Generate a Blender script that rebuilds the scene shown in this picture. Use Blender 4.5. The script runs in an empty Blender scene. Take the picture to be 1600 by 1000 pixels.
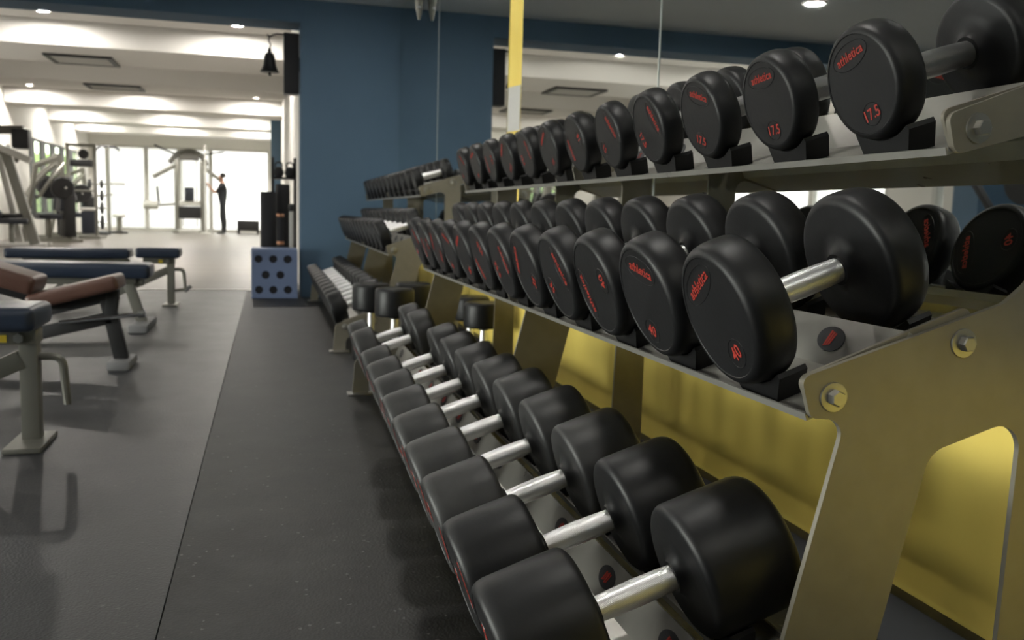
import bpy, bmesh, math, random
from mathutils import Matrix, Vector
random.seed(7)
S = bpy.context.scene
COL = S.collection
PI = math.pi

# ------------------------------------------------------------------ camera
H_CAM = 0.78
F_PX, YAW, PITCH, ROLL = 1400.0, math.radians(15.254), math.radians(6.684), math.radians(1.489)
_F = Vector((math.sin(YAW)*math.cos(PITCH), math.cos(YAW)*math.cos(PITCH), -math.sin(PITCH)))
_R0 = Vector((math.cos(YAW), -math.sin(YAW), 0))
_U0 = _R0.cross(_F)
_R = math.cos(ROLL)*_R0 + math.sin(ROLL)*_U0
_U = -math.sin(ROLL)*_R0 + math.cos(ROLL)*_U0
cd = bpy.data.cameras.new('camera')
cd.sensor_width = 36.0
cd.lens = F_PX/1600*36
cd.clip_start = 0.02
cd.clip_end = 300
cam = bpy.data.objects.new('camera', cd)
COL.objects.link(cam)
m = Matrix((_R, _U, -_F)).transposed().to_4x4()
m.translation = Vector((0, 0, H_CAM))
cam.matrix_world = m
cd.dof.use_dof = True
cd.dof.focus_distance = 1.32
cd.dof.aperture_fstop = 7.0
S.camera = cam

# ------------------------------------------------------------------ world, exposure
w = bpy.data.worlds.new('sky')
S.world = w
w.use_nodes = True
bg = w.node_tree.nodes['Background']
bg.inputs[0].default_value = (1.0, 0.99, 0.97, 1)
bg.inputs[1].default_value = 40.0
S.view_settings.view_transform = 'Standard'
S.view_settings.look = 'None'
S.view_settings.gamma = 1.0
S.view_settings.use_curve_mapping = False
S.view_settings.exposure = 0.0
S.cycles.max_bounces = 10
S.cycles.diffuse_bounces = 5
S.cycles.glossy_bounces = 6
S.cycles.transparent_max_bounces = 8
S.cycles.sample_clamp_indirect = 4.0
S.cycles.blur_glossy = 0.6
NEAR_LAMP = 190.0     # radiance of the lamps in the dumbbell area
FAR_LAMP = 1150.0      # radiance of the lamps in the bright hall

# portal in the far window wall (guides sky light sampling only)
def portal(loc, rot, sx, sy):
    pl = bpy.data.lights.new('window_portal', 'AREA')
    pl.shape = 'RECTANGLE'; pl.size = sx; pl.size_y = sy
    pl.cycles.is_portal = True
    po = bpy.data.objects.new('window_portal', pl)
    COL.objects.link(po); po.location = loc; po.rotation_euler = rot
portal((-2.55, 29.70, 1.31), (-PI/2, 0, 0), 5.1, 2.5)
portal((-6.34, 2.7, 0.6), (0, -PI/2, 0), 1.05, 5.7)
portal((-5.34, 12.2, 1.55), (0, -PI/2, 0), 1.5, 4.9)

# ------------------------------------------------------------------ materials
M = {}
def mat(name, col, rough=0.5, metal=0.0, emit=None, spec=0.5, noise=None, bump=None, coat=0.0):
    """noise=(scale, amount, second colour); bump=(scale, strength, distance)"""
    mt = bpy.data.materials.new(name); mt.use_nodes = True
    nt = mt.node_tree; b = nt.nodes['Principled BSDF']
    b.inputs['Base Color'].default_value = (*col, 1)
    b.inputs['Roughness'].default_value = rough
    b.inputs['Metallic'].default_value = metal
    b.inputs['Specular IOR Level'].default_value = spec
    b.inputs['Coat Weight'].default_value = coat
    if emit:
        b.inputs['Emission Color'].default_value = (*emit[0], 1)
        b.inputs['Emission Strength'].default_value = emit[1]
    if noise or bump:
        tc = nt.nodes.new('ShaderNodeTexCoord')
    if noise:
        n = nt.nodes.new('ShaderNodeTexNoise'); n.inputs['Scale'].default_value = noise[0]
        n.inputs['Detail'].default_value = 5
        nt.links.new(tc.outputs['Object'], n.inputs['Vector'])
        r = nt.nodes.new('ShaderNodeValToRGB')
        r.color_ramp.elements[0].position = 0.35; r.color_ramp.elements[1].position = 0.7
        r.color_ramp.elements[0].color = (*col, 1); r.color_ramp.elements[1].color = (*noise[2], 1)
        nt.links.new(n.outputs['Fac'], r.inputs['Fac'])
        nt.links.new(r.outputs['Color'], b.inputs['Base Color'])
        if noise[1]:
            mr = nt.nodes.new('ShaderNodeMapRange')
            mr.inputs['To Min'].default_value = max(0.02, rough-noise[1]); mr.inputs['To Max'].default_value = min(1, rough+noise[1])
            nt.links.new(n.outputs['Fac'], mr.inputs['Value']); nt.links.new(mr.outputs['Result'], b.inputs['Roughness'])
    if bump:
        n2 = nt.nodes.new('ShaderNodeTexNoise'); n2.inputs['Scale'].default_value = bump[0]; n2.inputs['Detail'].default_value = 4
        nt.links.new(tc.outputs['Object'], n2.inputs['Vector'])
        bp = nt.nodes.new('ShaderNodeBump'); bp.inputs['Strength'].default_value = bump[1]; bp.inputs['Distance'].default_value = bump[2]
        nt.links.new(n2.outputs['Fac'], bp.inputs['Height']); nt.links.new(bp.outputs['Normal'], b.inputs['Normal'])
    M[name] = mt
    return mt

mat('rubber', (0.0062, 0.0064, 0.0072), 0.45, spec=0.36, noise=(9, 0.08, (0.010, 0.0103, 0.0113)), bump=(120, 0.12, 0.002))
mat('rubber_mottled', (0.014, 0.0143, 0.015), 0.46, spec=0.42, noise=(9, 0.10, (0.044, 0.044, 0.043)), bump=(120, 0.12, 0.002))  # lighter rubber with random grey patches, for bottom-tier heads
mat('rubber_mark', (0.012, 0.012, 0.013), 0.30)
mat('saddle', (0.006, 0.006, 0.0065), 0.45, spec=0.3, bump=(60, 0.1, 0.002))
mat('red_print', (0.42, 0.034, 0.022), 0.55)
mat('tag_black', (0.035, 0.036, 0.040), 0.45)
mat('steel_paint', (0.235, 0.215, 0.175), 0.42, 0.45, noise=(25, 0.05, (0.26, 0.24, 0.195)), bump=(400, 0.05, 0.001))
mat('steel_tray', (0.34, 0.33, 0.30), 0.30, 0.45, noise=(14, 0.06, (0.39, 0.38, 0.345)))
mat('bolt_steel', (0.42, 0.41, 0.38), 0.35, 0.9)
mat('bench_blue', (0.018, 0.027, 0.048), 0.33, noise=(5, 0.06, (0.023, 0.033, 0.056)), bump=(90, 0.12, 0.002))
mat('bench_brown', (0.085, 0.042, 0.032), 0.38, noise=(5, 0.06, (0.105, 0.053, 0.040)), bump=(90, 0.12, 0.002))
mat('bench_black', (0.018, 0.018, 0.019), 0.45)
mat('bench_steel', (0.21, 0.205, 0.18), 0.4, 0.5)
mat('chrome', (0.75, 0.75, 0.76), 0.22, 1.0)
mat('foot_rubber', (0.17, 0.17, 0.175), 0.6)
mat('yellow_wall', (0.97, 0.76, 0.17), 0.62, noise=(3.5, 0.05, (0.91, 0.69, 0.14)), bump=(40, 0.1, 0.003))
mat('skirting_black', (0.02, 0.02, 0.022), 0.5)
mat('blue_wall', (0.095, 0.163, 0.245), 0.75, noise=(2, 0, (0.105, 0.178, 0.265)), bump=(80, 0.1, 0.002))
mat('white_paint', (0.80, 0.78, 0.74), 0.7)
mat('ceiling_white', (0.82, 0.80, 0.77), 0.8)
mat('ceiling_grey', (0.70, 0.71, 0.71), 0.8, bump=(30, 0.05, 0.003))
mat('mirror_glass', (0.80, 0.83, 0.81), 0.015, 1.0)
mat('mirror_edge', (0.55, 0.6, 0.58), 0.3, 0.4)
mat('plaster', (0.62, 0.61, 0.58), 0.9, bump=(70, 0.6, 0.006))
mat('box_blue', (0.18, 0.24, 0.40), 0.6, bump=(60, 0.1, 0.002))
mat('hole_shade', (0.012, 0.013, 0.018), 0.7)
mat('black_plastic', (0.018, 0.018, 0.02), 0.4)
mat('black_foam', (0.022, 0.022, 0.025), 0.8, bump=(50, 0.3, 0.004))
mat('iron_dark', (0.03, 0.03, 0.032), 0.45, 0.5)
mat('frame_grey', (0.23, 0.225, 0.20), 0.4, 0.3)
mat('frame_dark', (0.11, 0.105, 0.095), 0.45, 0.3)
mat('frame_light', (0.62, 0.61, 0.58), 0.4, 0.2)
mat('pad_dark', (0.022, 0.025, 0.035), 0.4)
mat('copper', (0.55, 0.27, 0.16), 0.35, 0.8)
mat('window_frame', (0.55, 0.54, 0.50), 0.5)
mat('skin', (0.33, 0.18, 0.12), 0.5)
mat('hair', (0.012, 0.010, 0.009), 0.5)
mat('cloth_dark', (0.015, 0.016, 0.020), 0.85)
mat('shoe', (0.03, 0.03, 0.03), 0.6)
mat('sticker_yellow', (0.75, 0.55, 0.04), 0.5)
mat('vent_grey', (0.50, 0.49, 0.46), 0.6)
mat('lamp_near', (0.9, 0.9, 0.9), 0.5, emit=((1.0, 0.97, 0.91), NEAR_LAMP))
mat('lamp_far', (0.9, 0.9, 0.9), 0.5, emit=((1.0, 0.95, 0.87), FAR_LAMP))
mat('leaf_green', (0.16, 0.27, 0.05), 0.6, noise=(6, 0, (0.30, 0.42, 0.10)))
mat('paving', (0.34, 0.335, 0.32), 0.8, noise=(3, 0, (0.40, 0.39, 0.37)))
mat('threshold_metal', (0.65, 0.64, 0.60), 0.35, 0.7)
mat('cable_black', (0.02, 0.02, 0.02), 0.5)

def knurl_mat(name, lum):
    mt = bpy.data.materials.new(name); mt.use_nodes = True
    nt = mt.node_tree; b = nt.nodes['Principled BSDF']
    b.inputs['Base Color'].default_value = (lum, lum, lum, 1)
    b.inputs['Metallic'].default_value = 0.92; b.inputs['Roughness'].default_value = 0.36
    tc = nt.nodes.new('ShaderNodeTexCoord')
    bp = nt.nodes.new('ShaderNodeBump'); bp.inputs['Strength'].default_value = 0.18; bp.inputs['Distance'].default_value = 0.001
    mx = nt.nodes.new('ShaderNodeMath'); mx.operation = 'ADD'
    for k, ang in enumerate((0.6, -0.6)):
        mp = nt.nodes.new('ShaderNodeMapping'); mp.inputs['Rotation'].default_value = (0, 0, ang)
        wv = nt.nodes.new('ShaderNodeTexWave'); wv.inputs['Scale'].default_value = 150
        nt.links.new(tc.outputs['Object'], mp.inputs['Vector']); nt.links.new(mp.outputs['Vector'], wv.inputs['Vector'])
        nt.links.new(wv.outputs['Fac'], mx.inputs[k])
    nt.links.new(mx.outputs[0], bp.inputs['Height']); nt.links.new(bp.outputs['Normal'], b.inputs['Normal'])
    M[name] = mt
knurl_mat('knurled_chrome', 0.92)
knurl_mat('knurled_dark', 0.34)  # darker knurled metal for the top-tier handles

def mat_rubber_floor(name, base, second, speck, rough):
    mt = bpy.data.materials.new(name); mt.use_nodes = True
    nt = mt.node_tree; b = nt.nodes['Principled BSDF']
    tc = nt.nodes.new('ShaderNodeTexCoord')
    n = nt.nodes.new('ShaderNodeTexNoise'); n.inputs['Scale'].default_value = 4.0; n.inputs['Detail'].default_value = 9; n.inputs['Roughness'].default_value = 0.7
    r = nt.nodes.new('ShaderNodeValToRGB'); r.color_ramp.elements[0].position = 0.35; r.color_ramp.elements[1].position = 0.68
    r.color_ramp.elements[0].color = (*base, 1); r.color_ramp.elements[1].color = (*second, 1)
    v = nt.nodes.new('ShaderNodeTexVoronoi'); v.inputs['Scale'].default_value = 170
    r2 = nt.nodes.new('ShaderNodeValToRGB'); r2.color_ramp.interpolation = 'CONSTANT'
    r2.color_ramp.elements[0].color = (0, 0, 0, 1); r2.color_ramp.elements[1].position = 0.93; r2.color_ramp.elements[1].color = (1, 1, 1, 1)
    mx = nt.nodes.new('ShaderNodeMixRGB'); mx.inputs['Color2'].default_value = (*speck, 1)
    bp = nt.nodes.new('ShaderNodeBump'); bp.inputs['Strength'].default_value = 0.25; bp.inputs['Distance'].default_value = 0.002
    mr = nt.nodes.new('ShaderNodeMapRange'); mr.inputs['To Min'].default_value = rough-0.07; mr.inputs['To Max'].default_value = rough+0.09
    L = nt.links.new
    L(tc.outputs['Object'], n.inputs['Vector']); L(tc.outputs['Object'], v.inputs['Vector'])
    L(n.outputs['Fac'], r.inputs['Fac']); L(v.outputs['Color'], r2.inputs['Fac'])
    L(r.outputs['Color'], mx.inputs['Color1']); L(r2.outputs['Color'], mx.inputs['Fac'])
    L(mx.outputs['Color'], b.inputs['Base Color']); L(v.outputs['Distance'], bp.inputs['Height']); L(bp.outputs['Normal'], b.inputs['Normal'])
    L(n.outputs['Fac'], mr.inputs['Value']); L(mr.outputs['Result'], b.inputs['Roughness'])
    M[name] = mt
mat_rubber_floor('mat_dark', (0.003, 0.0033, 0.0042), (0.036, 0.036, 0.0355), (0.11, 0.11, 0.11), 0.55)
mat_rubber_floor('mat_grey', (0.018, 0.019, 0.022), (0.025, 0.026, 0.029), (0.055, 0.055, 0.055), 0.42)

def far_floor_mat():
    mt = bpy.data.materials.new('plank_floor'); mt.use_nodes = True
    nt = mt.node_tree; b = nt.nodes['Principled BSDF']
    tc = nt.nodes.new('ShaderNodeTexCoord')
    br = nt.nodes.new('ShaderNodeTexBrick'); br.inputs['Scale'].default_value = 1.0
    br.inputs['Brick Width'].default_value = 1.2; br.inputs['Row Height'].default_value = 0.18; br.inputs['Mortar Size'].default_value = 0.004
    br.inputs['Color1'].default_value = (0.14, 0.126, 0.107, 1); br.inputs['Color2'].default_value = (0.165, 0.149, 0.126, 1); br.inputs['Mortar'].default_value = (0.11, 0.10, 0.085, 1)
    nt.links.new(tc.outputs['Object'], br.inputs['Vector']); nt.links.new(br.outputs['Color'], b.inputs['Base Color'])
    b.inputs['Roughness'].default_value = 0.38
    M['plank_floor'] = mt
far_floor_mat()

def glass_mat():
    mt = bpy.data.materials.new('window_glass'); mt.use_nodes = True
    nt = mt.node_tree; nt.nodes.clear()
    o = nt.nodes.new('ShaderNodeOutputMaterial'); mx = nt.nodes.new('ShaderNodeMixShader')
    t = nt.nodes.new('ShaderNodeBsdfTransparent'); g = nt.nodes.new('ShaderNodeBsdfGlossy'); g.inputs['Roughness'].default_value = 0.02
    fr = nt.nodes.new('ShaderNodeFresnel'); fr.inputs['IOR'].default_value = 1.45
    t.inputs['Color'].default_value = (0.93, 0.95, 0.92, 1)
    nt.links.new(fr.outputs[0], mx.inputs[0]); nt.links.new(t.outputs[0], mx.inputs[1]); nt.links.new(g.outputs[0], mx.inputs[2]); nt.links.new(mx.outputs[0], o.inputs[0])
    M['window_glass'] = mt
glass_mat()
def frosted_mat(name, clear, tint):
    mt = bpy.data.materials.new(name); mt.use_nodes = True
    nt = mt.node_tree; nt.nodes.clear()
    o = nt.nodes.new('ShaderNodeOutputMaterial'); mx = nt.nodes.new('ShaderNodeMixShader'); mx.inputs[0].default_value = clear
    t = nt.nodes.new('ShaderNodeBsdfTransparent'); d = nt.nodes.new('ShaderNodeBsdfTranslucent')
    t.inputs['Color'].default_value = (*tint, 1); d.inputs['Color'].default_value = (*tint, 1)
    nt.links.new(d.outputs[0], mx.inputs[1]); nt.links.new(t.outputs[0], mx.inputs[2]); nt.links.new(mx.outputs[0], o.inputs[0])
    M[name] = mt
frosted_mat('frosted_glass', 0.30, (0.225, 0.225, 0.217))
frosted_mat('tinted_glass', 0.95, (0.36, 0.39, 0.33))
frosted_mat('hazy_glass', 0.5, (0.29, 0.29, 0.282))

# ------------------------------------------------------------------ mesh helpers
class MB:
    def __init__(s): s.v = []; s.f = []
    def add(s, verts, faces, mtx=None):
        o = len(s.v)
        for p in verts:
            p = Vector(p)
            s.v.append(tuple(mtx @ p) if mtx else tuple(p))
        s.f += [tuple(i+o for i in f) for f in faces]
        return s
    def box(s, x0, x1, y0, y1, z0, z1, mtx=None):
        v = [(x, y, z) for x in (x0, x1) for y in (y0, y1) for z in (z0, z1)]
        return s.add(v, [(0,1,3,2),(4,6,7,5),(0,4,5,1),(2,3,7,6),(0,2,6,4),(1,5,7,3)], mtx)
    def beam(s, p0, p1, wd, ht, up=(0,0,1)):
        """square bar from p0 to p1, wd across, ht along 'up'"""
        p0, p1 = Vector(p0), Vector(p1); d = (p1-p0).normalized(); u = Vector(up)
        if abs(d.dot(u)) > 0.98: u = Vector((0,1,0))
        a = d.cross(u).normalized(); u = a.cross(d)
        v = [p + a*wd/2*i + u*ht/2*j for p in (p0, p1) for i in (-1, 1) for j in (-1, 1)]
        return s.add(v, [(0,1,3,2),(4,6,7,5),(0,4,5,1),(2,3,7,6),(0,2,6,4),(1,5,7,3)])
    def tube(s, pts, r, n=10, caps=True):
        pts = [Vector(p) for p in pts]; rings = []
        ref = Vector((0.13, 0.31, 0.94)).normalized()
        for i, p in enumerate(pts):
            d = (pts[min(i+1, len(pts)-1)] - pts[max(i-1, 0)]).normalized()
            a = d.cross(ref).normalized(); b = d.cross(a)
            rr = r[i] if isinstance(r, (list, tuple)) else r
            rings.append([p + (a*math.cos(t) + b*math.sin(t))*rr for t in [2*PI*k/n for k in range(n)]])
        v = [q for rg in rings for q in rg]
        f = [(i*n+k, i*n+(k+1) % n, (i+1)*n+(k+1) % n, (i+1)*n+k) for i in range(len(pts)-1) for k in range(n)]
        if caps: f += [tuple(range(n))[::-1], tuple((len(pts)-1)*n+k for k in range(n))]
        return s.add(v, f)
    def lathe(s, prof, axis='z', n=40, org=(0,0,0), close=True):
        """prof: list of (axial, radius)"""
        v = []; f = []; o = Vector(org)
        for ax, r in prof:
            for k in range(n):
                t = 2*PI*k/n; c, q = r*math.cos(t), r*math.sin(t)
                v.append(o + Vector({'x': (ax, c, q), 'y': (q, ax, c), 'z': (c, q, ax)}[axis]))
        for i in range(len(prof)-1):
            for k in range(n):
                f.append((i*n+k, i*n+(k+1) % n, (i+1)*n+(k+1) % n, (i+1)*n+k))
        if close:
            f.append(tuple(range(n))[::-1]); f.append(tuple((len(prof)-1)*n+k for k in range(n)))
        return s.add(v, f)
    def prism(s, poly, mapper, d0, d1):
        n = len(poly)
        v = [mapper(a, b, d0) for a, b in poly] + [mapper(a, b, d1) for a, b in poly]
        f = [(i, (i+1) % n, n+(i+1) % n, n+i) for i in range(n)] + [tuple(range(n))[::-1], tuple(range(n, 2*n))]
        return s.add(v, f)
    def mesh(s, name, m, smooth=30, bevel=0, seg=2):
        me = bpy.data.meshes.new(name); me.from_pydata(s.v, [], s.f)
        bm = bmesh.new(); bm.from_mesh(me)
        bmesh.ops.remove_doubles(bm, verts=bm.verts, dist=1e-6)
        bmesh.ops.recalc_face_normals(bm, faces=bm.faces)
        if bevel:
            ed = [e for e in bm.edges if len(e.link_faces) == 2 and e.calc_face_angle(0) > 0.5]
            bmesh.ops.bevel(bm, geom=ed, offset=bevel, segments=seg, profile=0.6, affect='EDGES', clamp_overlap=True)
        bm.to_mesh(me); bm.free()
        if smooth:
            me.shade_smooth(); me.set_sharp_from_angle(angle=math.radians(smooth))
        if m: me.materials.append(M[m])
        return me
    def build(s, name, m, parent=None, smooth=30, bevel=0, seg=2):
        return link(name, s.mesh(name, m, smooth, bevel, seg), parent)

def link(name, me, parent=None, mtx=None):
    o = bpy.data.objects.new(name, me); COL.objects.link(o)
    if parent: o.parent = parent
    if mtx is not None: o.matrix_basis = mtx
    return o
def tag(o, label, cat, group=None):
    o['label'] = label; o['category'] = cat
    if group: o['group'] = group
    return o
def thing(name, label, cat, mtx=None, group=None):
    o = bpy.data.objects.new(name, None); COL.objects.link(o); o.empty_display_size = 0.05
    if mtx is not None: o.matrix_basis = mtx
    return tag(o, label, cat, group)
def structure(o):
    o['kind'] = 'structure'; return o
def box(name, m, x0, x1, y0, y1, z0, z1, parent=None, bevel=0):
    return MB().box(x0, x1, y0, y1, z0, z1).build(name, m, parent, bevel=bevel)
def T(x, y, z): return Matrix.Translation((x, y, z))
def fillet(poly, rads, n=5):
    out = []; N = len(poly)
    for i, p in enumerate(poly):
        r = rads[i] if isinstance(rads, (list, tuple)) else rads
        p = Vector(p); a = Vector(poly[i-1]); b = Vector(poly[(i+1) % N])
        da, db = (a-p), (b-p); la, lb = da.length, db.length
        if r <= 0 or la < 1e-6 or lb < 1e-6: out.append(tuple(p)); continue
        da /= la; db /= lb
        ang = math.acos(max(-1, min(1, da.dot(db))))
        t = min(r/math.tan(ang/2), la*0.49, lb*0.49); rr = t*math.tan(ang/2)
        c = p + (da+db).normalized()*(rr/math.sin(ang/2))
        s0 = p+da*t-c; s1 = p+db*t-c
        a0 = math.atan2(s0.y, s0.x); a1 = math.atan2(s1.y, s1.x); dl = (a1-a0+PI) % (2*PI)-PI
        for k in range(n+1):
            q = a0+dl*k/n; out.append((c.x+rr*math.cos(q), c.y+rr*math.sin(q)))
    return out
def plate_mesh(name, outer, holes, y0, y1, m, bevel=0.0012):
    """flat plate in the XZ plane with holes, thickness along Y"""
    bm = bmesh.new(); eds = []
    for loop in [outer]+holes:
        vs = [bm.verts.new((x, y0, z)) for x, z in loop]
        eds += [bm.edges.new((vs[i], vs[(i+1) % len(vs)])) for i in range(len(vs))]
    bmesh.ops.triangle_fill(bm, use_beauty=True, use_dissolve=False, edges=eds)
    r = bmesh.ops.extrude_face_region(bm, geom=bm.faces[:])
    bmesh.ops.translate(bm, verts=[g for g in r['geom'] if isinstance(g, bmesh.types.BMVert)], vec=(0, y1-y0, 0))
    bmesh.ops.recalc_face_normals(bm, faces=bm.faces)
    if bevel:
        ed = [e for e in bm.edges if len(e.link_faces) == 2 and e.calc_face_angle(0) > 1.2]
        bmesh.ops.bevel(bm, geom=ed, offset=bevel, segments=1, affect='EDGES', clamp_overlap=True)
    me = bpy.data.meshes.new(name); bm.to_mesh(me); bm.free()
    me.materials.append(M[m]); me.shade_smooth(); me.set_sharp_from_angle(angle=math.radians(30))
    return me
_txt = {}
def text_mesh(body, size, m, shear=0.0):
    k = (body, size, m, shear)
    if k not in _txt:
        cu = bpy.data.curves.new('lettering', 'FONT'); cu.body = body; cu.size = size; cu.align_x = 'CENTER'; cu.align_y = 'CENTER'
        cu.extrude = 0.0004; cu.resolution_u = 2; cu.shear = shear; cu.offset = size*0.012
        o = bpy.data.objects.new('lettering', cu); COL.objects.link(o)
        me = bpy.data.meshes.new_from_object(o.evaluated_get(bpy.context.evaluated_depsgraph_get()))
        bpy.data.objects.remove(o); bpy.data.curves.remove(cu)
        me.materials.clear(); me.materials.append(M[m])
        _txt[k] = me
    return _txt[k]

# ------------------------------------------------------------------ the room
XW = 1.14          # right wall (mirror side)
YP0, YP1 = 8.20, 8.58
XL, YB, YF = -6.2, -3.6, 29.6
XH = -5.2          # left wall of the hall
XJ = 0.272         # jamb of the opening
ZN, ZF, ZB, ZOP = 2.58, 3.12, 2.80, 2.385

fl = structure(box('floor', 'skirting_black', XL-0.2, XW+0.2, YB-0.2, YF+0.1, -0.12, -0.012))
seams = [XL, -5.2, -4.2, -3.2, -2.2, -1.2, -0.202]
for a, b in zip(seams[:-1], seams[1:]):
    box('rubber_mat', 'mat_grey', a+0.0015, b-0.0015, YB, 8.90, -0.012, 0.0, fl)
box('rubber_mat', 'mat_dark', -0.2005, XW, YB, 8.19, -0.012, 0.0005, fl)
box('rubber_mat', 'mat_dark', -0.2005, XJ-0.003, 8.19, 8.90, -0.012, 0.0005, fl)
box('hall_floor', 'plank_floor', XH, 0.3, 8.935, YF, -0.012, 0.0, fl)
box('threshold_strip', 'threshold_metal', XH, 0.3, 8.895, 8.94, -0.012, 0.006, fl)

wr = structure(box('wall_right', 'yellow_wall', XW, XW+0.2, YB, YP0, 0, ZN+0.1))
WY0, WY1, WZ0, WZ1 = -0.1, 5.5, 0.08, 1.12
structure(box('wall_left', 'blue_wall', XL-0.2, XL, WY1, YP1, 0, 3.4))
structure(box('wall_left_end', 'blue_wall', XL-0.2, XL, YB, WY0, 0, 3.4))
structure(box('wall_left_low', 'blue_wall', XL-0.2, XL, WY0, WY1, 0, WZ0))
structure(box('wall_left_top', 'blue_wall', XL-0.2, XL, WY0, WY1, WZ1, 3.4))
def side_window(n, a, b, z0, z1, m='window_frame', XL=XL, glass='window_glass'):
    wn = structure(MB().box(XL-0.1, XL, a, a+0.06, z0, z1).box(XL-0.1, XL, b-0.06, b, z0, z1).box(XL-0.1, XL, a+0.06, b-0.06, z0, z0+0.06).box(XL-0.1, XL, a+0.06, b-0.06, z1-0.06, z1).build('window_%d' % n, m))
    box('pane', glass, XL-0.06, XL-0.05, a+0.06, b-0.06, z0+0.06, z1-0.06, wn)
for i in range(4): side_window(11+i, WY0+1.4*i, WY0+1.4*(i+1), WZ0, WZ1)
structure(box('wall_back', 'blue_wall', XL, XW, YB-0.2, YB, 0, ZN+0.1))
structure(box('baseboard_right', 'skirting_black', XW-0.035, XW, YB, YP0, 0.0, 0.105, bevel=0.006))
structure(box('wall_partition', 'blue_wall', XJ, XW+0.2, YP0, YP1, 0, 3.4, bevel=0.006))
structure(box('wall_partition_left', 'blue_wall', XL-0.2, XH, YP0, YP1, 0, ZOP))
structure(box('wall_lintel', 'blue_wall', XL, XJ, YP0, YP1, ZOP, 3.4))
structure(box('ceiling', 'ceiling_grey', XL, XW+0.2, YB, YP0, ZN, ZN+0.1))
structure(box('wall_hall_right', 'white_paint', 0.3, 0.5, YP1, YF, 0, 3.4))
structure(box('wall_column', 'blue_wall', 0.06, 0.3, 23.2, 24.0, 0, ZF))
hc = structure(box('ceiling_hall', 'ceiling_white', XH-0.2, 0.5, YP1, YF+0.2, ZF, ZF+0.25))
BEAMS = [(13.0, 14.55), (16.6, 17.55), (20.7, 21.7), (24.5, 25.4), (27.6, 28.4)]
for a, b in BEAMS:
    box('ceiling_beam', 'ceiling_white', XH, 0.3, a, b, ZB, ZF, hc, bevel=0.03)

# mirrors on the right wall
JY = [-1.15, 0.62, 2.56, 4.10, 4.36, 6.26, 8.19]
mi = 0
def mirror(y0, y1, z0, label, dy_top=0.0):
    mb = MB(); x0, x1 = XW-0.006, XW-0.0005
    v = []
    for x in (x0, x1):
        v += [(x, y0, z0), (x, y1, z0), (x, y1, ZN-0.01), (x, y0+dy_top, ZN-0.01)]
    mb.add(v, [(0,1,2,3),(4,5,6,7),(0,1,5,4),(1,2,6,5),(2,3,7,6),(3,0,4,7)])
    o = mb.build('wall_mirror', 'mirror_glass', None, smooth=0)
    tag(o, label, 'mirror')
mirror(-1.15, 0.617, 0.58, 'wall mirror panel behind the bolted end of the dumbbell rack')
mirror(0.623, 2.553, 0.58, 'wall mirror panel behind the dumbbells marked 40 and 17.5')
mirror(2.559, 4.10, 0.58, 'wall mirror panel ending at the bare yellow strip, behind the upright dumbbells', 0)
mirror(4.36, 6.257, 0.58, 'wall mirror panel just past the bare yellow wall strip', -0.02)
mirror(6.263, 8.19, 0.58, 'wall mirror panel meeting the blue partition in the corner')
for yj in (0.62, 2.556, 6.26):
    box('mirror_joint', 'mirror_edge', XW-0.008, XW, yj-0.003, yj+0.003, 0.58, ZN-0.01, wr)
mp = MB().add([(XW-0.004, 4.345, 1.185), (XW-0.004, 4.125, 1.176), (XW-0.004, 4.125, 1.384), (XW-0.004, 4.345, 1.399), (XW, 4.345, 1.185), (XW, 4.125, 1.176), (XW, 4.125, 1.384), (XW, 4.345, 1.399)],
              [(0,1,2,3),(4,5,6,7),(0,1,5,4),(1,2,6,5),(2,3,7,6),(3,0,4,7)]).build('plaster_patch', 'plaster', wr)
mp['label'] = 'bare white plaster patch'

# far window wall
wf = structure(box('wall_far', 'white_paint', XH-0.2, 0.5, YF, YF+0.2, 2.58, 3.4))
structure(box('wall_far_low', 'white_paint', XH-0.2, 0.5, YF, YF+0.2, -0.1, 0.03))
structure(box('wall_far_left', 'white_paint', XH-0.2, -5.11, YF, YF+0.2, 0.03, 2.58))
structure(box('wall_far_right', 'white_paint', 0.02, 0.5, YF, YF+0.2, 0.03, 2.58))
wx = [-5.11, -4.70, -3.60, -2.66, -1.73, 0.02]
for i in range(5):
    a, b = wx[i], wx[i+1]
    wn = structure(MB().box(a, a+0.05, YF, YF+0.08, 0.03, 2.58).box(b-0.05, b, YF, YF+0.08, 0.03, 2.58).box(a+0.05, b-0.05, YF, YF+0.08, 0.03, 0.09).box(a+0.05, b-0.05, YF, YF+0.08, 2.52, 2.58).build('window_%d' % (i+1), 'window_frame'))
    box('pane', 'hazy_glass' if i in (0, 4) else 'frosted_glass', a+0.05, b-0.05, YF+0.03, YF+0.04, 0.09, 2.52, wn)
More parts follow.
